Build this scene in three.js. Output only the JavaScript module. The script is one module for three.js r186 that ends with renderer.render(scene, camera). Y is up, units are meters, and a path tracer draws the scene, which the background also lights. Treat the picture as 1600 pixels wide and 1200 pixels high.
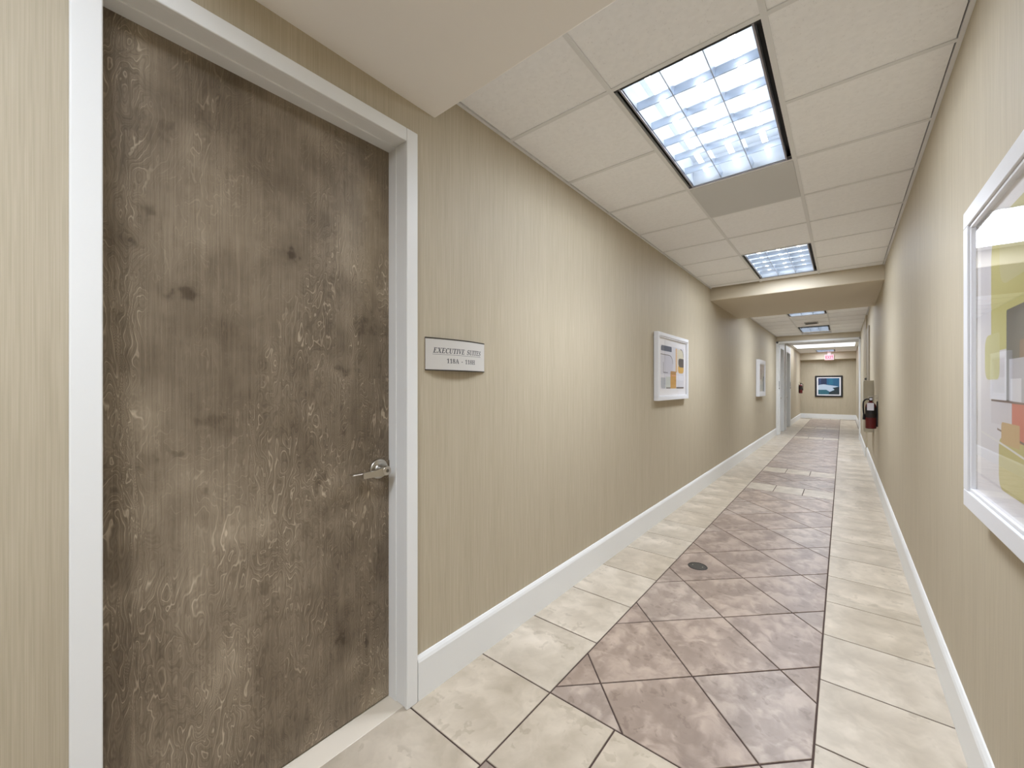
import * as THREE from 'three';
import { RectAreaLightUniformsLib } from 'three/addons/lights/RectAreaLightUniformsLib.js';
import { RoundedBoxGeometry } from 'three/addons/geometries/RoundedBoxGeometry.js';
import { mergeGeometries } from 'three/addons/utils/BufferGeometryUtils.js';

// ---------------------------------------------------------------- camera, light, exposure
// The corridor runs along -z; "s" below is the distance along it (s = -z). x to the right, y up.
const scene = new THREE.Scene();
scene.background = new THREE.Color(0x000000);
const camera = new THREE.PerspectiveCamera(87.18, 1600 / 1200, 0.02, 60);
camera.position.set(0, 1.375, 0);
camera.rotation.y = 0.68696;
camera.setViewOffset(1600, 1200, 0, -2.5, 1600, 1200);
const renderer = new THREE.WebGLRenderer({ antialias: true });
renderer.toneMapping = THREE.LinearToneMapping;
renderer.toneMappingExposure = 1.11;
renderer.shadowMap.enabled = true;
renderer.shadowMap.type = THREE.PCFSoftShadowMap;
RectAreaLightUniformsLib.init();
const LAMP = new THREE.Color().setRGB(.91, .99, 1.13);
const LAMP_POWER = 10, DOWN_POWER = 4.7;   // wide glow and the louvres' narrower downward beam

// ---------------------------------------------------------------- helpers
let seed = 7;
const rnd = () => { seed = (seed * 1664525 + 1013904223) >>> 0; return seed / 4294967296; };
const lerp = (a, b, t) => a + (b - a) * t, clamp = (v, a = 0, b = 1) => Math.min(b, Math.max(a, v));
const sstep = (a, b, v) => { const t = clamp((v - a) / (b - a)); return t * t * (3 - 2 * t); };
const taken = new Map();
function numbered(n) { const k = taken.get(n) || 0; taken.set(n, k + 1); return k ? `${n}_${String(k).padStart(3, '0')}` : n; }
function mesh(name, geo, mat, parent) {
  const m = new THREE.Mesh(geo, mat); m.name = parent === scene ? numbered(name) : name;
  m.castShadow = m.receiveShadow = true; (parent || scene).add(m); return m;
}
function tag(o, label, category, group, kind) {
  if (label) o.userData.label = label;
  if (category) o.userData.category = category;
  if (group) o.userData.group = group;
  if (kind) o.userData.kind = kind;
  return o;
}
function thing(name, label, category, pos = [0, 0, 0], group) {
  const g = new THREE.Group(); g.name = numbered(name); g.position.set(...pos); scene.add(g);
  return tag(g, label, category, group);
}
function structure(name, label) { const g = new THREE.Group(); g.name = name; scene.add(g); return tag(g, label, null, null, 'structure'); }
// axis-aligned box with uv in metres; s = -z
function box(x0, x1, y0, y1, s0, s1) {
  const g = new THREE.BoxGeometry(x1 - x0, y1 - y0, s1 - s0);
  g.translate((x0 + x1) / 2, (y0 + y1) / 2, -(s0 + s1) / 2);
  const p = g.attributes.position, n = g.attributes.normal, uv = g.attributes.uv;
  for (let i = 0; i < p.count; i++) {
    const x = p.getX(i), y = p.getY(i), z = p.getZ(i);
    if (Math.abs(n.getX(i)) > .5) uv.setXY(i, -z, y);
    else if (Math.abs(n.getZ(i)) > .5) uv.setXY(i, x, y);
    else uv.setXY(i, x, -z);
  }
  return g;
}
function rbox(x0, x1, y0, y1, s0, s1, r = 0.003, seg = 2) {
  const g = new RoundedBoxGeometry(x1 - x0, y1 - y0, s1 - s0, seg, r);
  g.translate((x0 + x1) / 2, (y0 + y1) / 2, -(s0 + s1) / 2); return g;
}
const merge = (l) => mergeGeometries(l.map((g) => g.index ? g.toNonIndexed() : g));
// a profile in (depth from the wall, height) swept along s; side = +1 for the left wall (grows to +x), -1 for the right wall
function moulding(profile, wallX, side, s0, s1) {
  const sh = new THREE.Shape(profile.map(([d, y]) => new THREE.Vector2(d, y)));
  const g = new THREE.ExtrudeGeometry(sh, { depth: s1 - s0, bevelEnabled: false });
  g.translate(0, 0, -s1);
  if (side > 0) { g.translate(wallX, 0, 0); return g; }
  g.applyMatrix4(new THREE.Matrix4().makeScale(-1, 1, 1)); g.translate(wallX, 0, 0);
  const t = g.index ? g.toNonIndexed() : g, p = t.attributes.position;
  for (let i = 0; i < p.count; i += 3) {
    const a = [p.getX(i + 1), p.getY(i + 1), p.getZ(i + 1)], b = [p.getX(i + 2), p.getY(i + 2), p.getZ(i + 2)];
    p.setXYZ(i + 1, ...b); p.setXYZ(i + 2, ...a);
  }
  t.computeVertexNormals(); return t;
}

// ---------------------------------------------------------------- procedural textures
const PERM = new Uint8Array(512);
{ const a = [...Array(256).keys()]; let q = 12345; for (let i = 255; i > 0; i--) { q = (q * 1103515245 + 12345) & 0x7fffffff; const j = q % (i + 1); [a[i], a[j]] = [a[j], a[i]]; } for (let i = 0; i < 512; i++) PERM[i] = a[i & 255]; }
function vnoise(x, y, wx = 256, wy = 256) {
  const xi = Math.floor(x), yi = Math.floor(y), fx = x - xi, fy = y - yi;
  const u = fx * fx * fx * (fx * (fx * 6 - 15) + 10), v = fy * fy * fy * (fy * (fy * 6 - 15) + 10);
  const m = (a, n) => ((a % n) + n) % n;
  const x0 = m(xi, wx), x1 = m(xi + 1, wx), y0 = m(yi, wy), y1 = m(yi + 1, wy);
  const h = (a, b) => PERM[(PERM[a & 255] + b) & 255] / 255;
  return lerp(lerp(h(x0, y0), h(x1, y0), u), lerp(h(x0, y1), h(x1, y1), u), v);
}
function fbm(x, y, oct = 4, wx = 256, wy = 256) {
  let s = 0, a = .5, t = 0;
  for (let i = 0; i < oct; i++) { s += a * vnoise(x + i * 17, y + i * 31, wx, wy); t += a; a *= .5; x *= 2; y *= 2; wx *= 2; wy *= 2; }
  return s / t;
}
function dataTex(w, h, fn, srgb = true) {
  const d = new Uint8Array(w * h * 4);
  for (let j = 0; j < h; j++) for (let i = 0; i < w; i++) {
    const c = fn(i / w, j / h, i, j), k = (j * w + i) * 4;
    d[k] = clamp(c[0], 0, 255); d[k + 1] = clamp(c[1], 0, 255); d[k + 2] = clamp(c[2], 0, 255); d[k + 3] = 255;
  }
  const t = new THREE.DataTexture(d, w, h, THREE.RGBAFormat);
  t.wrapS = t.wrapT = THREE.RepeatWrapping; t.magFilter = THREE.LinearFilter; t.minFilter = THREE.LinearMipmapLinearFilter; t.generateMipmaps = true;
  if (srgb) t.colorSpace = THREE.SRGBColorSpace;
  t.needsUpdate = true; return t;
}
const std = (o) => new THREE.MeshStandardMaterial(o);

// wallpaper: fine upright threads of slightly different tone
const streak = []; for (let i = 0; i < 1024; i++) streak.push(rnd());
const wallTex = dataTex(1024, 1024, (u, v, i) => {
  const a = streak[i], b = streak[(i >> 1) * 7 % 1024], c = vnoise(u * 24, v * 3, 24, 3), d = vnoise(u * 340, v * 10, 340, 10), e = vnoise(u * 110, v * 5, 110, 5);
  const t = (a - .5) * 7 + (b - .5) * 4 + (c - .5) * 3 + (d - .5) * 11 + (e - .5) * 4;
  return [185 + t, 173 + t, 149 + t * 1.05];
});
wallTex.repeat.set(1 / 0.75, 1 / 1.1);
const wallpaper = std({ map: wallTex, roughness: 0.62 });
const shadedBeamPaint = std({ color: 0xc9bda6, roughness: 0.55 }), litSoffitPaint = std({ color: 0xf4f0ea, roughness: 0.55 });  // same paint in a shaded and a lit copy; light painted into the tone
const white = std({ color: 0xe9e9e6, roughness: 0.42 });
const whiteFrame = std({ color: 0xe6e6e8, roughness: 0.4 });
const doorGrey = std({ color: 0xe2e2df, roughness: 0.45 });

// floor stone
const creamTex = dataTex(1024, 1024, (u, v) => {
  const n = fbm(u * 9, v * 9, 5, 9, 9), m = fbm(u * 22 + n * 3, v * 22 - n * 2, 5, 22, 22), k = fbm(u * 4, v * 4, 3, 4, 4);
  const pit = sstep(.62, .74, fbm(u * 48 + m * 2, v * 48, 3, 48, 48)) * sstep(.5, .62, n);
  const t = (n - .5) * 38 + (m - .5) * 34 + (k - .5) * 16 - pit * 15;
  return [192 + t, 180 + t, 162 + t * 1.02];
});
const brownTex = dataTex(1024, 1024, (u, v) => {
  const n = fbm(u * 12, v * 12, 5, 12, 12), m = fbm(u * 30 + n * 4, v * 30 - n * 3, 5, 30, 30), k = fbm(u * 5 + 3, v * 5, 3, 5, 5);
  const cloud = sstep(.4, .66, n * .65 + m * .35) * 22 - 9, pit = sstep(.62, .75, fbm(u * 56 + m * 2, v * 56, 3, 56, 56)) * sstep(.56, .44, n);
  const t = cloud + (m - .5) * 28 + (k - .5) * 20 - pit * 14;
  return [160 + t, 144 + t * .98, 131 + t * .93];
});
const creamMats = [0xffffff, 0xf9f7f4, 0xfcfaf6].map((c) => std({ map: creamTex, color: c, roughness: 0.36 }));
const brownMats = [0xffffff, 0xf5f1ef, 0xfcf8f4].map((c) => std({ map: brownTex, color: c, roughness: 0.36 }));
const grout = std({ color: 0x4a3a33, roughness: 0.9 });

// ceiling board: pale mineral fibre with pinholes
const ceilTex = dataTex(512, 512, (u, v) => {
  const n = fbm(u * 90, v * 90, 2, 90, 90), f = vnoise(u * 40, v * 40, 40, 40);
  const hole = sstep(.76, .9, n) * 12, t = (f - .5) * 5;
  return [248 + t - hole, 248 + t - hole, 248 + t - hole];
});
ceilTex.repeat.set(1 / .61, 1 / .61);
const ceilMat = std({ map: ceilTex, roughness: 0.9 });
const tbar = std({ color: 0xe4e4e3, roughness: 0.6 });
const slabMat = std({ color: 0x8a8884, roughness: 0.95 });

// door veneer: rotary-cut birch stained dark, contour lines around knots
const knots = [[.50, 1.86, .045, .035, 1], [.10, 1.88, .03, .025, .6], [.07, 1.78, .03, .02, .6], [.19, 1.66, .045, .035, .75], [.78, 1.62, .06, .05, .45], [.70, 1.44, .06, .03, .5],
  [.17, 1.17, .05, .02, .55], [.24, 1.26, .07, .03, .35], [.60, 1.02, .03, .07, .6], [.70, 1.2, .015, .04, .5], [.69, .36, .035, .06, .6], [.80, .28, .012, .04, .7], [.83, .44, .04, .015, .4], [.12, 2.12, .1, .05, .3], [.24, 1.04, .04, .02, .4]];
const DW = .915, DH = 2.42;
const doorTex = dataTex(1024, 2048, (u, v) => {
  const x = u * DW, y = v * DH;
  let kn = 0, dark = 0; const wq = fbm(x * 34, y * 26, 3) - .5, wr = fbm(x * 34 + 9, y * 26 + 9, 3) - .5;
  for (const [kx, ky, rx, ry, a] of knots) {
    const q = ((x - kx) / rx + wq * 1.6) ** 2 + ((y - ky) / ry + wr * 1.6) ** 2;
    if (q < 40) { kn += a * .2 * Math.exp(-q / 6); dark += a * (.65 * Math.exp(-q * 1.5) + .55 * sstep(.5, .1, q)); }
  }
  const warp = fbm(x * 9, y * 3.2, 4), w2 = fbm(x * 30 + 5, y * 12, 3);
  const f = fbm(x * 5.2 + 2 + (warp - .5) * 1.2, y * 1.3 + (warp - .5) * 1.3, 4) + kn + (w2 - .5) * .05;
  const figure = sstep(.36, .58, fbm(x * 4.2 + 11, y * .9 + 4, 3));
  const r = f * 26, fr = r - Math.floor(r);
  const broken = sstep(.3, .62, fbm(x * 16, y * 8 + 9, 3));
  const edge = Math.exp(-((fr - .5) ** 2) / .0045) * (.25 + .75 * figure) * broken;
  const r2 = f * 104, fine = Math.abs(r2 - Math.floor(r2) - .5) * 2;
  const grain = vnoise(x * 640, y * 11) * .55 + vnoise(x * 250, y * 4) * .45, pores = sstep(.72, .95, vnoise(x * 520 + 40, y * 26));
  const blotch = fbm(x * 3.5, y * 2.1 + 7, 4), bl2 = fbm(x * 10 + 3, y * 9, 4);
  let t = (grain - .5) * 26 + edge * 46 + (fine - .5) * 15 * (.3 + .7 * figure) + (blotch - .5) * 62 + (bl2 - .5) * 40 - dark * 44 - (fr - .5) * 15 * figure - pores * 9;
  const strip = sstep(.075, .06, x) * 10;
  t -= strip;
  return [132 + t, 118 + t * .97, 99 + t * .9];
});
doorTex.wrapS = doorTex.wrapT = THREE.ClampToEdgeWrapping;
const doorWood = std({ map: doorTex, roughness: 0.42 });

const black = std({ color: 0x0d0c0e, roughness: 0.5 });
const nickel = std({ color: 0xc9c4bb, metalness: 1, roughness: 0.28 });
const darkMetal = std({ color: 0x3d3833, metalness: 0.6, roughness: 0.5 });

// ---------------------------------------------------------------- room shell
const L = -1.445, R = 0.365, L2 = -1.40, R2 = 0.41, H = 2.74, TOP = 3.02, S0 = -6.0, SE = 21.25, SO = 13.44;
// door openings [s0, s1, head]
const D1 = [.128, 1.04, 2.412], DA = [13.72, 14.58, 2.44], DB = [15.3, 16.4, 2.44];
function wallPieces(x0, x1, s0, s1, doors) {
  const out = []; let s = s0;
  for (const [a, b, h] of doors) { out.push(box(x0, x1, -.1, TOP, s, a - .021)); out.push(box(x0, x1, h + .021, TOP, a - .021, b + .021)); s = b + .021; }
  out.push(box(x0, x1, -.1, TOP, s, s1)); return merge(out);
}
{
  const wl = structure('wall_left', 'beige wall with fine vertical threads, on the side of the dark wooden door');
  mesh('wallpaper', wallPieces(L - .3, L, S0, SO, [D1]), wallpaper, wl);
  mesh('wallpaper', wallPieces(L2 - .3, L2, SO, SE, [DA, DB]), wallpaper, wl);
  const wr = structure('wall_right', 'beige wall with fine vertical threads, on the side of the large framed print');
  mesh('wallpaper', box(R, R + .3, -.1, TOP, S0, 10.35), wallpaper, wr);
  mesh('wallpaper', box(R - .022, R + .3, -.1, TOP, 10.35, SO), wallpaper, wr);
  mesh('wallpaper', wallPieces(R2, R2 + .3, SO, SE, [DA, DB]), wallpaper, wr);
  const we = structure('wall_end', 'beige end wall behind the teal framed picture');
  mesh('wallpaper', box(L - .3, R2 + .3, -.1, TOP, SE, SE + .2), wallpaper, we);
  const wb = structure('wall_back', 'beige wall closing the corridor past the near soffit');
  mesh('wallpaper', box(L - .3, R + .3, -.1, TOP, S0 - .2, S0), wallpaper, wb);
}

// ---------------------------------------------------------------- floor
{
  const floor = structure('floor', 'stone tile floor with cream borders and a brown diagonal strip');
  mesh('grout_bed', box(L - .3, R2 + .3, -.12, -.0035, S0, SE), grout, floor);
  const G = .0036;                                              // half a joint
  // convex prism from [x, s] points, chamfered top edge
  function tileGeo(pts, ou, ov, rot) {
    let area = 0; for (let i = 0; i < pts.length; i++) { const [a, b] = pts[i], [c, d] = pts[(i + 1) % pts.length]; area += a * d - c * b; }
    if (area < 0) pts = pts.slice().reverse();
    const inset = (P, d) => P.map((p, i) => {
      const a = P[(i + P.length - 1) % P.length], b = P[(i + 1) % P.length];
      const e1 = [p[0] - a[0], p[1] - a[1]], e2 = [b[0] - p[0], b[1] - p[1]], l1 = Math.hypot(...e1), l2 = Math.hypot(...e2);
      const n1 = [-e1[1] / l1, e1[0] / l1], n2 = [-e2[1] / l2, e2[0] / l2], k = 1 + n1[0] * n2[0] + n1[1] * n2[1];
      return [p[0] + (n1[0] + n2[0]) / k * d, p[1] + (n1[1] + n2[1]) / k * d];
    });
    const A = inset(pts, G), B = inset(pts, G + .0016), pos = [], uv = [], c = Math.cos(rot), s = Math.sin(rot);
    const put = (p, y) => { pos.push(p[0], y, -p[1]); uv.push((p[0] * c - p[1] * s) / 1.5 + ou, (p[0] * s + p[1] * c) / 1.5 + ov); };
    const n = A.length;
    for (let i = 1; i < n - 1; i++) { put(B[0], 0); put(B[i], 0); put(B[i + 1], 0); }
    for (let i = 0; i < n; i++) {
      const j = (i + 1) % n;
      put(B[i], 0); put(A[i], -.0012); put(A[j], -.0012); put(B[i], 0); put(A[j], -.0012); put(B[j], 0);
      put(A[i], -.0012); put(A[i], -.01); put(A[j], -.01); put(A[i], -.0012); put(A[j], -.01); put(A[j], -.0012);
    }
    const g = new THREE.BufferGeometry();
    g.setAttribute('position', new THREE.Float32BufferAttribute(pos, 3)); g.setAttribute('uv', new THREE.Float32BufferAttribute(uv, 2));
    g.computeVertexNormals(); return g;
  }
  const rect = (x0, x1, s0, s1) => [[x0, s0], [x1, s0], [x1, s1], [x0, s1]];
  const add = (geo, mats, x = 0, s = 0) => { const m = mesh('floor_tile', geo, mats[Math.floor(rnd() * mats.length)], floor); m.position.set(x, 0, -s); return m; };
  const XL = -1.015, XR = -.085, XLo = L + .02 - .035, XRo = R + .02;
  const P = .4475;
  const gl = [], gr = [];
  for (let i = 0; i < 6; i++) { gl.push(tileGeo(rect(XLo, XL, 0, P), rnd(), rnd(), (i % 4) * Math.PI / 2)); gr.push(tileGeo(rect(XR, XRo, 0, .4435), rnd(), rnd(), (i % 4) * Math.PI / 2)); }
  const clipTo = (poly, inside, cut) => { const out = []; for (let i = 0; i < poly.length; i++) { const a = poly[i], b = poly[(i + 1) % poly.length], ia = inside(a), ib = inside(b); if (ia) out.push(a); if (ia !== ib) out.push(cut(a, b)); } return out; };
  const clipS = (poly, s, keepBelow) => clipTo(poly, (p) => keepBelow ? p[1] < s : p[1] > s, (a, b) => { const t = (s - a[1]) / (b[1] - a[1]); return [lerp(a[0], b[0], t), s]; });
  const clipX = (poly, x, keepBelow) => clipTo(poly, (p) => keepBelow ? p[0] < x : p[0] > x, (a, b) => { const t = (x - a[0]) / (b[0] - a[0]); return [x, lerp(a[1], b[1], t)]; });
  const SF = 20.6;
  for (let s = 1.058 - 15 * P, k = 0; s < SE; s += P) add(gl[Math.floor(rnd() * 6)], creamMats, 0, Math.min(s, SE - P));
  for (let s = 1.935 - 17 * .4435; s < SE; s += .4435) add(gr[Math.floor(rnd() * 6)], creamMats, 0, Math.min(s, SE - .4435));
  // cream cross bands of three long tiles, and the brown diagonal fields between them
  const bands = [[-.36, .06], [1.085, 1.507], [6.2, 6.62], [7.62, 8.04], [13.0, 13.42], [16.2, 16.62]];
  for (const [a, b] of bands) for (let i = 0; i < 3; i++) add(tileGeo(rect(lerp(XL, XR, i / 3), lerp(XL, XR, (i + 1) / 3), a, b), rnd(), rnd(), Math.PI / 2), creamMats);
  const fields = [[S0, -.36], [.06, 1.085], [1.507, 6.2], [6.62, 7.62], [8.04, 13.0], [13.42, 16.2], [16.62, SF]];
  const d = .3155, sq = []; for (let i = 0; i < 6; i++) sq.push(tileGeo([[-d, 0], [0, -d], [d, 0], [0, d]], rnd(), rnd(), Math.PI / 4 + (i % 4) * Math.PI / 2));
  for (const [f0, f1] of fields) {
    const j0 = Math.floor((f0 - 2.017) / d) - 2, j1 = Math.ceil((f1 - 2.017) / d) + 2;
    for (let j = j0; j <= j1; j++) for (let i = -2; i <= 2; i++) {
      if ((i + j) % 2 === 0) continue;                          // tile centres fall between the joints' crossings
      const cx = -.55 + i * d, cs = 2.017 + j * d;
      let poly = [[cx - d, cs], [cx, cs - d], [cx + d, cs], [cx, cs + d]];
      const full = cx - d >= XL && cx + d <= XR && cs - d >= f0 && cs + d <= f1;
      if (full) { add(sq[Math.floor(rnd() * 6)], brownMats, cx, cs); continue; }
      poly = clipX(clipX(poly, XL, false), XR, true); if (poly.length > 2) poly = clipS(clipS(poly, f0, false), f1, true);
      poly = poly.filter((p, k) => { const q = poly[(k + 1) % poly.length]; return Math.hypot(p[0] - q[0], p[1] - q[1]) > .012; });
      if (poly.length < 3) continue;
      let ar = 0; poly.forEach((p, k) => { const q = poly[(k + 1) % poly.length]; ar += p[0] * q[1] - q[0] * p[1]; });
      if (Math.abs(ar) / 2 < .0012) continue;
      add(tileGeo(poly, rnd(), rnd(), Math.PI / 4), brownMats);
    }
  }
  for (let i = 0; i < 3; i++) add(tileGeo(rect(lerp(XL, XR, i / 3), lerp(XL, XR, (i + 1) / 3), SF, SE), rnd(), rnd(), 0), creamMats);
  // pale sill under the wooden door and the far doors
  const sill = mesh('door_sill', tileGeo(rect(-1.62, XLo + .0062, D1[0] - .02, D1[1] + .06), .2, .3, 0), std({ color: 0xded3c1, roughness: .3 }), floor);
  sill.userData.label = 'pale stone sill under the wooden door';
}

// ---------------------------------------------------------------- ceiling
const GX = [-1.445, -.835, -.225, .385];
const LIGHT_ROWS = [[1.735, 2.955], [4.785, 6.005], [8.47, 9.69], [11.72, 12.94], [19.45, 20.67], [-1.2, .02], [-4.25, -3.03]];
const BLANK = [2.955, 3.565], GLOW = [16.55, 18.15];
{
  const ceiling = structure('ceiling', 'suspended ceiling of pale square boards in a metal grid');
  mesh('slab', box(L - .3, R2 + .3, TOP, TOP + .1, S0 - .2, SE + .2), slabMat, ceiling);
  const panel = (x0, x1, s0, s1) => mesh('ceiling_panel', rbox(x0 + .008, x1 - .008, H + .002, H + .018, s0 + .008, s1 - .008, .002, 1), ceilMat, ceiling);
  const bar = (g) => mesh('grid_bar', g, tbar, ceiling);
  const uvBox = (m) => { const p = m.geometry.attributes.position, u = m.geometry.attributes.uv; for (let i = 0; i < p.count; i++) u.setXY(i, p.getX(i), -p.getZ(i)); };
  for (const [a, b, phase] of [[S0, .1, .02], [1.21, 6.18, 1.735], [8.15, SO, 8.47], [SO + .1, 20.95, 19.45]]) {
    const first = phase - Math.ceil((phase - a) / .61) * .61;
    const rows = []; for (let s = first; s < b - 1e-3; s += .61) rows.push(s);
    const far = a > 13 ? [L2, GX[1], GX[2], R2] : [L, GX[1], GX[2], R];
    for (const s of rows) {
      const s0 = Math.max(s, a), s1 = Math.min(s + .61, b); if (s1 - s0 < .03) continue;
      for (let c = 0; c < 3; c++) {
        const mid = (s0 + s1) / 2;
        if (c === 1 && (LIGHT_ROWS.some(([p, q]) => mid > p && mid < q) || (mid > BLANK[0] && mid < BLANK[1]))) continue;
        if (mid > GLOW[0] - .05 && mid < GLOW[1] + .05) continue;
        uvBox(panel(far[c] + (c === 0 ? .012 : 0), far[c + 1] - (c === 2 ? .012 : 0), s0, c === 0 && s1 === 6.18 ? s1 - .035 : s1));
      }
      if (s > a && !(s > GLOW[0] && s < GLOW[1])) for (let c = 0; c < 3; c++) {
        if (c === 1 && LIGHT_ROWS.some(([p, q]) => s > p + .1 && s < q - .1)) continue;
        bar(box(far[c], far[c + 1], H - .002, H + .02, s - .011, s + .011));
      }
    }
    for (const x of [GX[1], GX[2]]) {
      if (a > 13) { bar(box(x - .011, x + .011, H - .0025, H + .02, a, GLOW[0] - .02)); bar(box(x - .011, x + .011, H - .0025, H + .02, GLOW[1] + .02, b)); }
      else bar(box(x - .011, x + .011, H - .0025, H + .02, a, b));
    }
    bar(box(far[0], far[0] + .016, H - .004, H + .03, a, b)); bar(box(far[3] - .016, far[3], H - .004, H + .03, a, b));
  }
}
// beams
function beam(n, label, x0, x1, y0, s0, s1, paint = shadedBeamPaint) { const m = mesh(n, rbox(x0, x1, y0, TOP, s0, s1, .012, 3), paint, scene); return tag(m, label, null, null, 'structure'); }
beam('trim_1', 'near beige soffit above the dark wooden door', L - .1, R + .1, 2.6, .1, 1.21, litSoffitPaint);
beam('trim_2', 'deep beige beam crossing the ceiling in mid corridor', L - .1, R + .1, 2.57, 6.18, 8.15);
beam('trim_3', 'narrow beige header above the white cased opening', L - .1, R2 + .1, 2.6, SO - .012, SO + .12);
beam('trim_4', 'beige beam behind the red exit sign', L2 - .1, R2 + .1, 2.45, 20.95, SE + .05);

// baseboards: flat face with a bevelled cap
const baseProfile = [[0, 0], [.017, 0], [.017, .165], [.013, .178], [.006, .19], [0, .19]];
function baseboard(name, label, parts) { const g = structure(name, label); for (const p of parts) mesh('board', moulding(baseProfile, ...p), white, g); }
baseboard('baseboard_left', 'tall white baseboard along the wall of the wooden door', [[L, 1, S0, D1[0] - .062], [L, 1, D1[1] + .058, SO - .04], [L2, 1, 16.62, SE]]);
baseboard('baseboard_right', 'tall white baseboard along the wall of the fire extinguisher', [[R, -1, S0, 10.35], [R - .022, -1, 10.37, SO - .04], [R2, -1, 16.62, SE]]);
{
  const g = structure('baseboard_end', 'white baseboard under the teal picture');
  mesh('board', rbox(L2, R2, 0, .19, SE - .017, SE, .004), white, g);
}

// ---------------------------------------------------------------- doors
// stepped metal frame round an opening in a side wall
function frame(parent, wallX, side, [a, b, h], depth, w, proud) {
  const X = (d0, d1) => side > 0 ? [wallX + d0, wallX + d1] : [wallX - d1, wallX - d0];
  const piece = (name, d0, d1, y0, y1, s0, s1, r = .004) => mesh(name, rbox(...X(d0, d1), y0, y1, s0, s1, r, 2), white, parent);
  // face casings: legs to the full height, head fitted between them
  piece('casing', .0005, proud, 0, h + w, a - w, a + .003); piece('casing', .0005, proud, 0, h + w, b - .003, b + w);
  piece('casing', .0005, proud, h - .003, h + w, a + .0032, b - .0032);
  // jambs lining the opening, with a stop that stands a little proud
  const m = -depth * .52;
  piece('jamb', -depth - .06, 0, 0, h + .02, a - .02, a); piece('jamb', -depth - .06, 0, 0, h + .02, b, b + .02); piece('jamb', -depth - .06, 0, h, h + .02, a + .0002, b - .0002);
  piece('door_stop', -depth - .004, m, 0, h - .0002, a - .001, a + .004, .0015); piece('door_stop', -depth - .004, m, 0, h - .0002, b - .004, b + .001, .0015); piece('door_stop', -depth - .004, m, h - .005, h + .001, a + .0042, b - .0042, .0015);
}
{
  const d = structure('door_1', 'dark stained wooden door with swirling grain in a white frame');
  frame(d, L, 1, D1, .111, .054, .02);
  const leaf = rbox(-1.6, -1.556, .006, 2.408, D1[0] + .003, D1[1] - .003, .002, 1);
  const p = leaf.attributes.position, u = leaf.attributes.uv;
  for (let i = 0; i < p.count; i++) u.setXY(i, clamp((-p.getZ(i) - D1[0]) / DW, .002, .998), clamp(p.getY(i) / DH, .002, .998));
  tag(mesh('door_leaf', leaf, doorWood, d), 'dark brown wooden door leaf with knots');
  mesh('backing', box(-1.74, -1.62, -.1, 2.6, D1[0] - .1, D1[1] + .1), slabMat, d);
  // lever handle
  const hd = new THREE.Group(); hd.name = 'lever_handle'; hd.position.set(-1.556, 1.015, -.985); d.add(hd); hd.userData.label = 'satin nickel lever handle';
  const lathe = (pts, seg = 40) => { const g = new THREE.LatheGeometry(pts.map(([r, y]) => new THREE.Vector2(r, y)), seg); g.rotateZ(-Math.PI / 2); return g; };
  mesh('rose', lathe([[0, 0], [.0425, 0], [.0425, .004], [.040, .009], [.030, .0125], [.0165, .014], [.0155, .05], [0, .05]]), nickel, hd);
  mesh('hub', lathe([[0, .044], [.0175, .044], [.0195, .047], [.0195, .064], [.0175, .067], [0, .067]]), nickel, hd);
  mesh('lock_cylinder', lathe([[0, .066], [.008, .066], [.0075, .0685], [0, .0685]], 24), std({ color: 0x8b867c, metalness: 1, roughness: .35 }), hd);
  mesh('keyway', (() => { const g = new THREE.BoxGeometry(.001, .007, .0016); g.translate(.0688, 0, 0); return g; })(), black, hd);
  const sh = new THREE.Shape(); // arm seen from the front: t runs towards smaller s
  sh.moveTo(-.006, -.017); sh.quadraticCurveTo(.03, -.021, .05, -.017); sh.lineTo(.102, -.0165); sh.quadraticCurveTo(.106, -.016, .106, -.012); sh.lineTo(.106, .001); sh.quadraticCurveTo(.106, .005, .102, .005); sh.lineTo(.05, .006); sh.quadraticCurveTo(.02, .014, -.002, .017); sh.closePath();
  const arm = new THREE.ExtrudeGeometry(sh, { depth: .009, bevelEnabled: true, bevelSize: .0015, bevelThickness: .0015, bevelSegments: 2, curveSegments: 8 });
  arm.rotateY(-Math.PI / 2); arm.translate(.062, 0, 0);
  mesh('lever_arm', arm, nickel, hd);
  const tip = new RoundedBoxGeometry(.03, .005, .05, 2, .002); tip.translate(.042, .0015, .125); mesh('lever_return', tip, nickel, hd);
  mesh('strike_plate', box(-1.5545, -1.55, .985, 1.045, D1[1] - .0055, D1[1] - .0035), nickel, d);
}
// far white doors in frames, past the cased opening
let dn = 2;
for (const [wx, side, D, label] of [[L2, 1, DA, 'narrow white door just past the cased opening, across from the wall cabinet'], [L2, 1, DB, 'white door beside the far fire extinguisher wall'], [R2, -1, DA, 'white door just past the cased opening, on the wall of the cabinet'], [R2, -1, DB, 'farther white door on the wall of the cabinet']]) {
  const d = structure('door_' + dn++, label);
  frame(d, wx, side, D, .1, .2, .03);
  const x0 = wx - side * .1, x1 = wx - side * .15;
  mesh('door_leaf', box(Math.min(x0, x1), Math.max(x0, x1), .008, D[2] - .004, D[0] + .003, D[1] - .003), doorGrey, d);
  const k = new THREE.SphereGeometry(.03, 16, 12); k.translate(x0 + side * .045, 1.0, -(D[1] - .09)); mesh('knob', k, nickel, d);
  mesh('backing', box(wx - side * .2 - .04, wx - side * .2 + .04, -.1, 2.6, D[0] - .1, D[1] + .1), slabMat, d);
}
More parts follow.
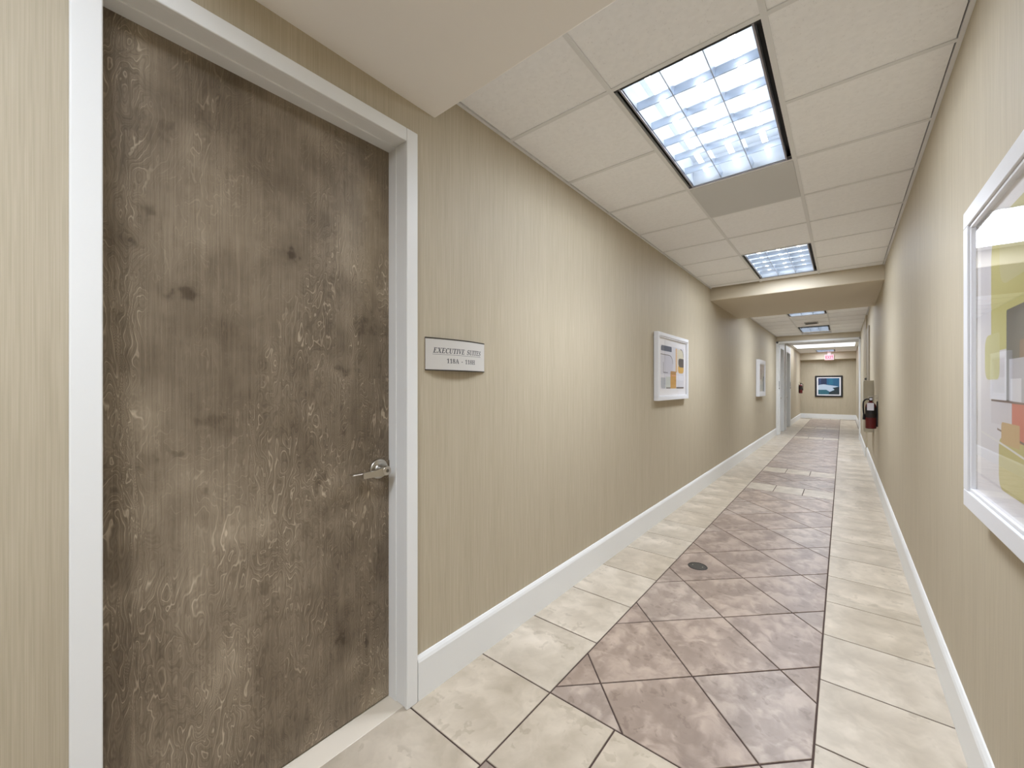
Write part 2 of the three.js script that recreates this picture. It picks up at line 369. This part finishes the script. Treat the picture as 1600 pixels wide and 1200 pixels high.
{ // white casing of the opening across the corridor
  const g = structure('trim_5', 'white casing lining the opening across the corridor');
  mesh('casing_leg', rbox(L - .01, L + .06, 0, 2.6, SO - .035, SO + .14, .006), white, g);
  mesh('casing_leg', rbox(R - .05, R2 + .05, 0, 2.6, SO - .035, SO + .14, .006), white, g);
  mesh('casing_head', rbox(L, R2, 2.545, 2.6, SO - .035, SO + .14, .006), white, g);
}

// ---------------------------------------------------------------- ceiling lights
const tubeMat = std({ color: 0xffffff, emissive: new THREE.Color().setRGB(.96, .98, 1), emissiveIntensity: 7.5, roughness: .4 });
const reflector = std({ color: 0xb9c2cd, roughness: .35 });
const louvre = std({ color: 0xbac6d6, metalness: .6, roughness: .3 }), ventGrey = std({ color: 0xbcbbb8, roughness: .6 });
const rimGrey = std({ color: 0x9c9aa0, metalness: .6, roughness: .4 });
function bladeGeo(len) { // parabolic section: wide on top, thin edge below
  const sh = new THREE.Shape(); sh.moveTo(-.0022, 0); sh.quadraticCurveTo(-.003, .022, -.009, .038); sh.lineTo(.009, .038); sh.quadraticCurveTo(.003, .022, .0022, 0); sh.closePath();
  const g = new THREE.ExtrudeGeometry(sh, { depth: len, bevelEnabled: false, curveSegments: 4 }); g.translate(0, 0, -len / 2); return g;
}
const LW = .61, LL = 1.22, SLOT = .034, IW = LW - 2 * SLOT - .016, IL = LL - .05;
const crossBlade = bladeGeo(IW); crossBlade.rotateY(Math.PI / 2);
const longBlade = bladeGeo(IL);
const tubeGeo = new THREE.CylinderGeometry(.014, .014, IL - .06, 14); tubeGeo.rotateX(Math.PI / 2);
function ceilingLight([s0, s1], label, group, endStrip, glow = LAMP_POWER, down = DOWN_POWER) {
  const g = thing('ceiling_light', label, 'ceiling light', [(GX[1] + GX[2]) / 2, H, -(s0 + s1) / 2], group);
  const bx = (x0, x1, y0, y1, z0, z1) => box(x0, x1, y0, y1, -z1, -z0);
  const hw = LW / 2 - .004, hl = LL / 2 - .004;
  // housing open below
  const house = merge([bx(-hw, hw, .165, .175, -hl, hl), bx(-IW / 2 - .006, -IW / 2, .004, .165, -hl, hl), bx(IW / 2, IW / 2 + .006, .004, .165, -hl, hl), bx(-IW / 2, IW / 2, .004, .165, -hl, -IL / 2), bx(-IW / 2, IW / 2, .004, .165, IL / 2, hl)]);
  mesh('housing', house, reflector, g);
  for (const sx of [-1, 1]) {
    // dark air slot along each long side: a channel with a floor set back
    const a = sx * (IW / 2 + .006), b = sx * hw, lo = Math.min(a, b), hi = Math.max(a, b);
    mesh('air_slot', merge([bx(lo, hi, .045, .05, -hl, hl), bx(sx > 0 ? hi - .003 : lo, sx > 0 ? hi : lo + .003, .0, .05, -hl, hl)]), black, g);
    mesh('inner_rim', bx(sx > 0 ? IW / 2 : -IW / 2 - .008, sx > 0 ? IW / 2 + .008 : -IW / 2, -.003, .012, -hl + .01, hl - .01), rimGrey, g);
  }
  mesh('end_rim', bx(-hw, hw, -.002, .012, hl - .02, hl), black, g);
  mesh('end_rim', bx(-hw, hw, -.002, .012, -hl, -hl + .012), rimGrey, g);
  for (let i = 0; i < 2; i++) { const m = mesh('louvre_blade', longBlade, louvre, g); m.position.set((i - .5) * IW / 3, .002, 0); }
  for (let i = 1; i < 6; i++) { const m = mesh('louvre_blade', crossBlade, louvre, g); m.position.set(0, .003, -IL / 2 + i * IL / 6); }
  for (let i = 0; i < 3; i++) {
    const m = mesh('lamp_tube', tubeGeo, tubeMat, g); m.position.set((i - 1) * IW / 3, .075, 0);
  }
  if (endStrip) mesh('end_strip', bx(-hw, hw, -.012, .012, -hl - .14, -hl - .005), ventGrey, g);
  const light = new THREE.RectAreaLight(LAMP, glow, IW, IL);
  light.name = 'lamp_glow'; light.rotation.x = -Math.PI / 2; light.position.set(0, -.006, 0); g.add(light);
  for (const z of [-.3, .3]) {
    const spot = new THREE.SpotLight(LAMP, down, 0, 1.02, 1, 2); spot.name = 'lamp_beam'; spot.castShadow = true; spot.shadow.radius = 6;
    spot.position.set(0, -.012, z); spot.target.position.set(0, -2, z); g.add(spot); g.add(spot.target); spot.target.name = 'beam_aim';
  }
  return g;
}
const LG = 'louvred fluorescent ceiling lights along the corridor';
ceilingLight(LIGHT_ROWS[0], 'louvred three-lamp ceiling light adjoining the plain grey ceiling panel', LG);
ceilingLight(LIGHT_ROWS[1], 'louvred three-lamp ceiling light right before the deep beige beam', LG);
ceilingLight(LIGHT_ROWS[2], 'louvred ceiling light between the deep beige beam and the small vent', LG);
ceilingLight(LIGHT_ROWS[3], 'louvred ceiling light with grey end strip past the small vent', LG, true);
ceilingLight(LIGHT_ROWS[4], 'ceiling light right above the red exit sign', LG);
ceilingLight(LIGHT_ROWS[5], 'louvred ceiling light on the other side of the near beige soffit', LG, false, 12, 3.8);
ceilingLight(LIGHT_ROWS[6], 'louvred ceiling light nearest the back wall of the corridor', LG);

{ // flat grey metal panel next to the first light
  const m = mesh('ceiling_grey_panel', rbox(GX[1] + .008, GX[2] - .008, H - .006, H + .012, BLANK[0] + .008, BLANK[1] - .008, .003, 2), std({ color: 0xcfcfcd, metalness: .05, roughness: .55 }), scene);
  tag(m, 'plain flat grey metal panel in the ceiling at the end of the first light', 'ceiling panel');
}
{ // small vent
  const g = thing('ceiling_vent', 'small grey slatted vent between two ceiling lights', 'vent', [-.53, H, -10.92]);
  mesh('vent_frame', merge([box(-.12, .12, -.014, 0, -.17, -.15), box(-.12, .12, -.014, 0, .15, .17), box(-.12, -.1, -.014, 0, -.15, .15), box(.1, .12, -.014, 0, -.15, .15)]), ventGrey, g);
  mesh('vent_back', box(-.1, .1, -.003, .001, -.15, .15), std({ color: 0x8d8b88, roughness: .7 }), g);
  for (let i = 0; i < 6; i++) { const s = mesh('slat', box(-.1, .1, -.001, .001, -.016, .016), ventGrey, g); s.position.set(0, -.007, -(-.125 + i * .05)); s.rotation.x = .5; }
}
{ // wide luminous panel past the opening
  const g = thing('luminous_panel', 'wide white lit panel across the ceiling past the cased opening', 'ceiling light', [(L2 + R2) / 2, H, -(GLOW[0] + GLOW[1]) / 2]);
  const w = (R2 - L2) / 2, l = (GLOW[1] - GLOW[0]) / 2;
  mesh('panel_frame', merge([box(-w, w, -.004, .05, -l - .05, -l), box(-w, w, -.004, .05, l, l + .05), box(-w, -w + .1, -.004, .05, -l, l), box(w - .1, w, -.004, .05, -l, l)]), white, g);
  mesh('diffuser', box(-w + .1, w - .1, .01, .02, -l, l), std({ color: 0xffffff, emissive: new THREE.Color().setRGB(.95, .96, .95), emissiveIntensity: .9, roughness: .6 }), g);
  const light = new THREE.RectAreaLight(LAMP, 2.6, w * 2 - .2, l * 2); light.name = 'panel_glow'; light.rotation.x = -Math.PI / 2; light.position.y = .006; g.add(light);
}

// ---------------------------------------------------------------- pictures
function canvasTex(w, h, draw) {
  const c = document.createElement('canvas'); c.width = w; c.height = h; draw(c.getContext('2d'), w, h);
  const t = new THREE.CanvasTexture(c); t.colorSpace = THREE.SRGBColorSpace; t.anisotropy = 8; return t;
}
const glass = new THREE.MeshPhysicalMaterial({ color: 0xffffff, roughness: .02, transmission: 1, thickness: 0, ior: 1.5 });
// picture lies in the xy plane, front towards +z, hung at its centre
function picture(w, h, fw, mat, depth, frameMat, tex, label, group, step = true) {
  const g = thing('framed_picture', label, 'picture', [0, 0, 0], group);
  const bar = (x0, x1, y0, y1, z0, z1) => { const b = new RoundedBoxGeometry(x1 - x0, y1 - y0, z1 - z0, 2, .003); b.translate((x0 + x1) / 2, (y0 + y1) / 2, (z0 + z1) / 2); return mesh('frame_bar', b, frameMat, g); };
  const W = w / 2, Hh = h / 2;
  bar(-W, W, Hh - fw, Hh, 0, depth); bar(-W, W, -Hh, -Hh + fw, 0, depth); bar(-W, -W + fw, -Hh + fw, Hh - fw, 0, depth); bar(W - fw, W, -Hh + fw, Hh - fw, 0, depth);
  const iw = w - 2 * fw, ih = h - 2 * fw, zm = depth - .014;
  if (step) { const lip = .012, z1 = depth - .006; for (const [x0, x1, y0, y1] of [[-iw / 2, iw / 2, ih / 2 - lip, ih / 2], [-iw / 2, iw / 2, -ih / 2, -ih / 2 + lip], [-iw / 2, -iw / 2 + lip, -ih / 2 + lip, ih / 2 - lip], [iw / 2 - lip, iw / 2, -ih / 2 + lip, ih / 2 - lip]]) { const b = new RoundedBoxGeometry(x1 - x0, y1 - y0, .03, 2, .003); b.translate((x0 + x1) / 2, (y0 + y1) / 2, z1 - .015); mesh('inner_lip', b, frameMat, g); } }
  const mt = new THREE.BoxGeometry(iw, ih, .004); mt.translate(0, 0, zm - .008); mesh('mat_board', mt, std({ color: 0xeeecee, roughness: .8 }), g);
  const pr = new THREE.PlaneGeometry(iw - 2 * mat, ih - 2 * mat); pr.translate(0, 0, zm - .005); mesh('print', pr, std({ map: tex, roughness: .7 }), g);
  const gl = new THREE.PlaneGeometry(iw, ih); gl.translate(0, 0, zm + .004); mesh('glass_pane', gl, glass, g);
  return g;
}
const rr = (c, x, y, w, h, r, col) => { c.fillStyle = col; c.beginPath(); c.moveTo(x + r[0], y); c.lineTo(x + w - r[1], y); c.quadraticCurveTo(x + w, y, x + w, y + r[1]); c.lineTo(x + w, y + h - r[2]); c.quadraticCurveTo(x + w, y + h, x + w - r[2], y + h); c.lineTo(x + r[3], y + h); c.quadraticCurveTo(x, y + h, x, y + h - r[3]); c.lineTo(x, y + r[0]); c.quadraticCurveTo(x, y, x + r[0], y); c.fill(); };
// abstract of rounded blocks, left wall
{
  const tex = canvasTex(768, 512, (c, w, h) => {
    c.fillStyle = '#dcdbe2'; c.fillRect(0, 0, w, h);
    rr(c, 10, 6, 330, 62, [40, 10, 10, 10], '#46506a');
    rr(c, 0, 120, 380, 220, [10, 90, 10, 10], '#cfced8');
    c.strokeStyle = '#6f6a68'; c.lineWidth = 9; c.beginPath(); c.moveTo(0, 110); c.lineTo(260, 112); c.quadraticCurveTo(370, 118, 376, 210); c.stroke();
    c.strokeStyle = '#8a8a94'; c.lineWidth = 12; c.beginPath(); c.moveTo(80, 200); c.lineTo(80, 320); c.lineTo(220, 322); c.stroke();
    rr(c, 470, 12, 60, 300, [8, 8, 8, 8], '#e0bd92');
    rr(c, 545, 16, 215, 300, [20, 90, 60, 60], '#d9d2bb'); rr(c, 555, 230, 205, 90, [8, 8, 60, 60], '#d8a94e');
    rr(c, 565, 130, 195, 112, [60, 20, 20, 70], '#4b4546');
    c.strokeStyle = '#4a4244'; c.lineWidth = 10; c.beginPath(); c.moveTo(640, 14); c.quadraticCurveTo(745, 12, 752, 110); c.stroke();
    rr(c, 300, 310, 190, 200, [8, 8, 0, 0], '#cf9c48'); rr(c, 310, 300, 180, 40, [0, 0, 0, 0], '#b98a4c'); rr(c, 340, 345, 140, 14, [0, 0, 0, 0], '#e0a07c');
    rr(c, 10, 380, 130, 128, [10, 10, 10, 50], '#aeb2bc'); rr(c, 150, 370, 150, 140, [10, 10, 10, 10], '#cdd2cc');
    rr(c, 500, 494, 260, 18, [0, 0, 0, 0], '#3b3436'); rr(c, 170, 496, 130, 14, [0, 0, 0, 0], '#5d5a58');
    rr(c, 500, 350, 250, 60, [0, 0, 0, 0], '#e6e5ec');
  });
  const p = picture(1.0, .685, .036, .082, .045, whiteFrame, tex, 'white framed abstract print with ochre and dark rounded blocks');
  p.position.set(L + .004, 1.567, -4.46); p.rotation.y = Math.PI / 2;
}
{
  const tex = canvasTex(384, 384, (c, w, h) => {
    c.fillStyle = '#bdbcc0'; c.fillRect(0, 0, w, h); c.fillStyle = '#9d929b'; c.fillRect(0, 0, w, h * .5);
    rr(c, 20, 60, 190, 150, [60, 60, 40, 80], '#857a84'); rr(c, 200, 120, 150, 120, [60, 20, 60, 30], '#a2a3a0'); rr(c, 0, 240, w, 150, [0, 0, 0, 0], '#b5bcc0'); rr(c, 60, 290, 230, 60, [40, 30, 20, 40], '#a9b4ba');
  });
  const p = picture(.92, .8, .09, .02, .06, whiteFrame, tex, 'white framed muted grey and mauve print near the cased opening');
  p.position.set(L + .004, 1.54, -10.47); p.rotation.y = Math.PI / 2;
}
{ // large print on the right wall
  const tex = canvasTex(768, 1024, (c, w, h) => {
    c.fillStyle = '#dcd9de'; c.fillRect(0, 0, w, h);
    rr(c, 150, 30, 640, 470, [120, 0, 0, 60], '#c9c27a'); rr(c, 260, 0, 520, 260, [0, 0, 60, 90], '#cdc795'); rr(c, 60, 430, 200, 180, [60, 20, 40, 60], '#cfcb90');
    rr(c, 340, 360, 428, 330, [10, 0, 0, 0], '#57544f'); rr(c, 480, 480, 150, 70, [10, 10, 10, 10], '#7c5c46'); rr(c, 370, 540, 170, 150, [0, 0, 0, 0], '#b4b2ba'); rr(c, 385, 610, 110, 80, [0, 0, 0, 0], '#d9d8de');
    rr(c, 620, 560, 110, 120, [0, 0, 0, 0], '#d5d3d8');
    rr(c, 150, 692, 250, 90, [0, 0, 0, 0], '#d4cfd4'); rr(c, 400, 692, 368, 150, [0, 0, 0, 20], '#cc6d5c');
    c.strokeStyle = '#6f5a58'; c.lineWidth = 7; c.beginPath(); c.moveTo(150, 692); c.lineTo(768, 696); c.stroke(); c.beginPath(); c.moveTo(230, 800); c.lineTo(768, 850); c.stroke();
    rr(c, 250, 830, 518, 194, [40, 0, 0, 60], '#c2b877'); rr(c, 280, 770, 200, 80, [20, 0, 0, 0], '#c9a878');
    c.strokeStyle = '#e4e2e0'; c.lineWidth = 8; c.beginPath(); c.moveTo(0, 830); c.quadraticCurveTo(300, 850, 768, 900); c.stroke();
  });
  const p = picture(.8, .972, .055, .062, .05, whiteFrame, tex, 'large white framed abstract print with yellow, charcoal and coral shapes');
  p.position.set(R - .003, 1.463, -1.605); p.rotation.y = -Math.PI / 2;
}
{ // end wall
  const tex = canvasTex(640, 560, (c, w, h) => {
    c.fillStyle = '#1f5c80'; c.fillRect(0, 0, w, h); c.fillStyle = '#22304f'; c.fillRect(0, 0, 260, 240); rr(c, 10, 10, 80, 200, [0, 0, 0, 0], '#33456a'); rr(c, 330, 20, 120, 190, [0, 0, 0, 0], '#246a85');
    c.fillStyle = '#b9c8d6'; c.beginPath(); c.moveTo(0, 240); c.quadraticCurveTo(180, 190, 260, 228); c.quadraticCurveTo(420, 250, 610, 280); c.quadraticCurveTo(560, 320, 430, 330); c.lineTo(500, 400); c.lineTo(350, 470); c.lineTo(250, 400); c.lineTo(0, 400); c.closePath(); c.fill();
    c.fillStyle = '#2a6675'; c.beginPath(); c.moveTo(0, 400); c.lineTo(250, 400); c.lineTo(340, 480); c.lineTo(320, 560); c.lineTo(0, 560); c.fill();
    c.fillStyle = '#1c3038'; c.beginPath(); c.moveTo(340, 480); c.lineTo(500, 410); c.lineTo(450, 335); c.lineTo(640, 300); c.lineTo(640, 560); c.lineTo(320, 560); c.fill();
  });
  const p = picture(.9, .88, .045, .06, .035, black, tex, 'black framed teal and white abstract picture on the end wall');
  p.position.set(-.455, 1.345, -(SE - .003));
}

// ---------------------------------------------------------------- door sign, bowed plate
{
  const s0 = 1.147, s1 = 1.529, y0 = 1.444, y1 = 1.593, w = s1 - s0, h = y1 - y0, bulge = .026;
  const g = thing('room_sign', 'silver bowed plaque reading Executive Suites beside the wooden door', 'sign', [L, (y0 + y1) / 2, -(s0 + s1) / 2]);
  const tex = canvasTex(1536, 600, (c, W, Hh) => {
    c.fillStyle = '#cdc9c2'; c.fillRect(0, 0, W, Hh);
    c.fillStyle = '#3a3a40'; c.textBaseline = 'alphabetic'; c.textAlign = 'left';
    c.font = 'italic bold 142px serif'; const t = 'EXECUTIVE  SUITES'; let m = c.measureText(t).width; c.save(); c.translate(140, 272); c.scale(1240 / m, 1); c.fillText(t, 0, 0); c.restore();
    c.fillRect(135, 296, 1250, 6);
    c.font = 'bold 126px serif'; const t2 = '118A  -  118H'; m = c.measureText(t2).width; c.save(); c.translate(430, 466); c.scale(760 / m, 1); c.fillText(t2, 0, 0); c.restore();
  });
  // bowed insert: arc across the width (local x = along the wall, z = out of it)
  const N = 24, arc = (t, out = 0) => [(t - .5) * w, .003 + bulge * (1 - (2 * t - 1) ** 2) + out];
  const sheet = (ya, yb, out) => {
    const pos = [], uv = [], idx = [];
    for (let i = 0; i <= N; i++) { const [x, z] = arc(i / N, out); pos.push(x, ya, z, x, yb, z); uv.push(i / N, 0, i / N, 1); if (i) { const k = i * 2; idx.push(k - 2, k, k - 1, k - 1, k, k + 1); } }
    const b = new THREE.BufferGeometry(); b.setAttribute('position', new THREE.Float32BufferAttribute(pos, 3)); b.setAttribute('uv', new THREE.Float32BufferAttribute(uv, 2)); b.setIndex(idx); b.computeVertexNormals(); return b;
  };
  g.rotation.y = Math.PI / 2;
  const cap = () => { const sh = new THREE.Shape(); sh.moveTo(-w / 2, 0); for (let i = 0; i <= N; i++) { const [x, z] = arc(i / N, .002); sh.lineTo(x, z); } sh.lineTo(w / 2, 0); sh.closePath(); return sh; };
  const solid = (ya, yb) => { const e = new THREE.ExtrudeGeometry(cap(), { depth: yb - ya, bevelEnabled: false }); e.rotateX(Math.PI / 2); e.translate(0, yb, 0); return e; };
  const shrink = new THREE.Matrix4().makeScale(.998, 1, .7);
  mesh('body', solid(-h / 2 + .004, h / 2 - .004).applyMatrix4(shrink), std({ color: 0x8d8078, roughness: .5 }), g);
  tag(mesh('top_rail', solid(h / 2 - .005, h / 2), darkMetal, g), 'dark top rail'); tag(mesh('bottom_rail', solid(-h / 2, -h / 2 + .004), darkMetal, g), 'dark bottom rail');
  mesh('name_insert', sheet(-h / 2 + .004, h / 2 - .005, .001), std({ map: tex, roughness: .5, side: THREE.DoubleSide }), g);
}

// ---------------------------------------------------------------- fire extinguishers
const red = std({ color: 0x5c1416, roughness: .3 }), rubber = std({ color: 0x17161a, roughness: .6 }), paper = std({ color: 0xdcd9e0, roughness: .8 });
function extinguisher(label, pos, turn) { // wall behind at local +x
  const g = thing('fire_extinguisher', label, 'extinguisher', pos, 'wall-hung fire extinguishers'); g.rotation.y = turn;
  const r = .058, lat = (pts) => new THREE.LatheGeometry(pts.map(([a, b]) => new THREE.Vector2(a, b)), 32);
  mesh('cylinder', lat([[0, 0], [r - .008, 0], [r, .008], [r, .3], [r - .006, .325], [r - .022, .35], [.02, .365], [.016, .38], [0, .38]]), red, g);
  mesh('label_band', lat([[r + .0008, .15], [r + .0012, .15], [r + .0012, .29], [r + .0008, .29]]), std({ color: 0x1e1a1e, roughness: .4 }), g);
  const v = new THREE.CylinderGeometry(.018, .02, .05, 20); v.translate(0, .4, 0); mesh('valve', v, darkMetal, g);
  const lever = (y, a, l) => { const b = new RoundedBoxGeometry(l, .007, .022, 2, .003); b.translate(l / 2 - .03, 0, 0); b.rotateZ(a); b.translate(0, y, 0); return b; };
  mesh('carry_handle', lever(.418, -.05, .12), nickel, g); mesh('squeeze_lever', lever(.438, .18, .13), nickel, g);
  const gauge = new THREE.CylinderGeometry(.016, .016, .014, 20); gauge.rotateX(Math.PI / 2); gauge.translate(0, .402, .024); mesh('pressure_gauge', gauge, paper, g);
  const hose = new THREE.CatmullRomCurve3([[-.015, .4, 0], [-.045, .398, 0], [-.072, .37, 0], [-.078, .31, 0], [-.076, .24, 0], [-.072, .19, 0]].map((a) => new THREE.Vector3(...a)));
  mesh('hose', new THREE.TubeGeometry(hose, 32, .009, 10), rubber, g);
  const noz = new THREE.CylinderGeometry(.011, .015, .07, 16); noz.translate(-.071, .155, 0); mesh('nozzle', noz, rubber, g);
  const strap = lat([[r + .001, .185], [r + .004, .185], [r + .004, .2], [r + .001, .2]]); mesh('strap', strap, darkMetal, g);
  const tagG = new THREE.BoxGeometry(.07, .1, .002); tagG.rotateX(-.06); tagG.translate(-.006, .3, r + .012); mesh('inspection_tag', tagG, paper, g);
  const br = new THREE.BoxGeometry(.012, .34, .03); br.translate(r + .006, .2, 0); mesh('wall_bracket', br, rubber, g);
  return g;
}
extinguisher('dark red fire extinguisher with white tag hung beside the wall cabinet', [R - .071, .79, -7.35], 0);
extinguisher('dark red fire extinguisher hung at the corner by the end wall', [L2 + .071, 1.06, -20.2], Math.PI);

// ---------------------------------------------------------------- wall cabinet and raceway on the right wall
{
  const cream = std({ color: 0xbdb6a2, roughness: .55 });
  const g = thing('wall_cabinet', 'cream metal wall cabinet behind the near fire extinguisher', 'cabinet', [R, 0, -8.25]);
  mesh('body', rbox(-.118, .0, .66, 1.455, 0, .5, .004), cream, g);
  mesh('lid_seam', rbox(-.122, -.116, .68, 1.435, .02, .48, .002), cream, g);
  const t = thing('wall_raceway', 'narrow taupe raceway rising up the wall past the cream cabinet', 'raceway', [R, 0, -9.4]);
  mesh('channel', rbox(-.02, 0, 1.4, 2.43, 0, .85, .004), std({ color: 0x8d8270, roughness: .6 }), t);
  const k = new THREE.SphereGeometry(.022, 14, 10); k.translate(-.03, 1.5, -.7); mesh('end_cap', k, darkMetal, t);
}

// ---------------------------------------------------------------- exit sign
{
  const g = thing('exit_sign', 'red glowing exit sign on the far ceiling beam', 'sign', [-.43, 2.42, -20.88]);
  const w = .3, h = .22;
  mesh('box', rbox(-w / 2, w / 2, 0, h, -.0, .06, .006), white, g);
  const tex = canvasTex(384, 256, (c, W, Hh) => { c.fillStyle = '#ea8f97'; c.fillRect(0, 0, W, Hh); c.fillStyle = '#de1c38'; c.font = 'bold 176px sans-serif'; c.textAlign = 'center'; c.textBaseline = 'middle'; const m = c.measureText('EXIT').width; c.translate(W / 2, Hh / 2); c.scale(340 / m, 1.15); c.fillText('EXIT', 0, 6); });
  const f = new THREE.PlaneGeometry(w - .02, h - .02); f.translate(0, h / 2, .0025);
  const face = mesh('legend', f, std({ map: tex, emissive: 0xffffff, emissiveMap: tex, emissiveIntensity: .4, roughness: .5 }), g); face.userData.label = 'red EXIT letters';
  mesh('canopy', box(-.06, .06, h, H - 2.42, .02, .05), white, g);
  const l = new THREE.PointLight(new THREE.Color().setRGB(1, .25, .25), .04); l.name = 'exit_glow'; l.position.set(0, .11, .06); l.castShadow = true; g.add(l);
}

// ---------------------------------------------------------------- floor cleanout cover, plaques by far doors
{
  const g = thing('floor_cleanout', 'round dark metal cover set in the brown floor tiles', 'cover', [-.855, 0, -3.27]);
  const lat = (pts) => new THREE.LatheGeometry(pts.map(([a, b]) => new THREE.Vector2(a, b)), 40);
  mesh('cover', lat([[0, .0018], [.058, .0018], [.06, .0008], [.06, -.004]]), std({ color: 0x4a463f, metalness: .5, roughness: .5 }), g);
  mesh('ring', lat([[.0605, -.004], [.0605, .002], [.063, .0028], [.067, .0022], [.069, 0], [.069, -.004]]), darkMetal, g);
  for (const a of [-1, 1]) { const s = new THREE.CylinderGeometry(.005, .005, .0015, 12); s.translate(a * .035, .0024, 0); mesh('screw', s, nickel, g); }
}
const plaqueMat = std({ color: 0xa9aaa8, metalness: .3, roughness: .5 });
for (const [x, s, label] of [[L + .061, SO + .05, 'small grey plaque on the white opening casing'], [L2 + .031, 16.5, 'small grey plaque on the farthest white door casing']]) {
  const g = thing('door_plaque', label, 'plaque', [x, 1.42, -s]);
  mesh('plate', rbox(-.002, .01, -.08, .08, -.04, .04, .003), plaqueMat, g);
  mesh('lower_plate', rbox(-.002, .012, -.14, -.1, -.04, .04, .003), std({ color: 0x6e706f, roughness: .5 }), g);
}

renderer.render(scene, camera);
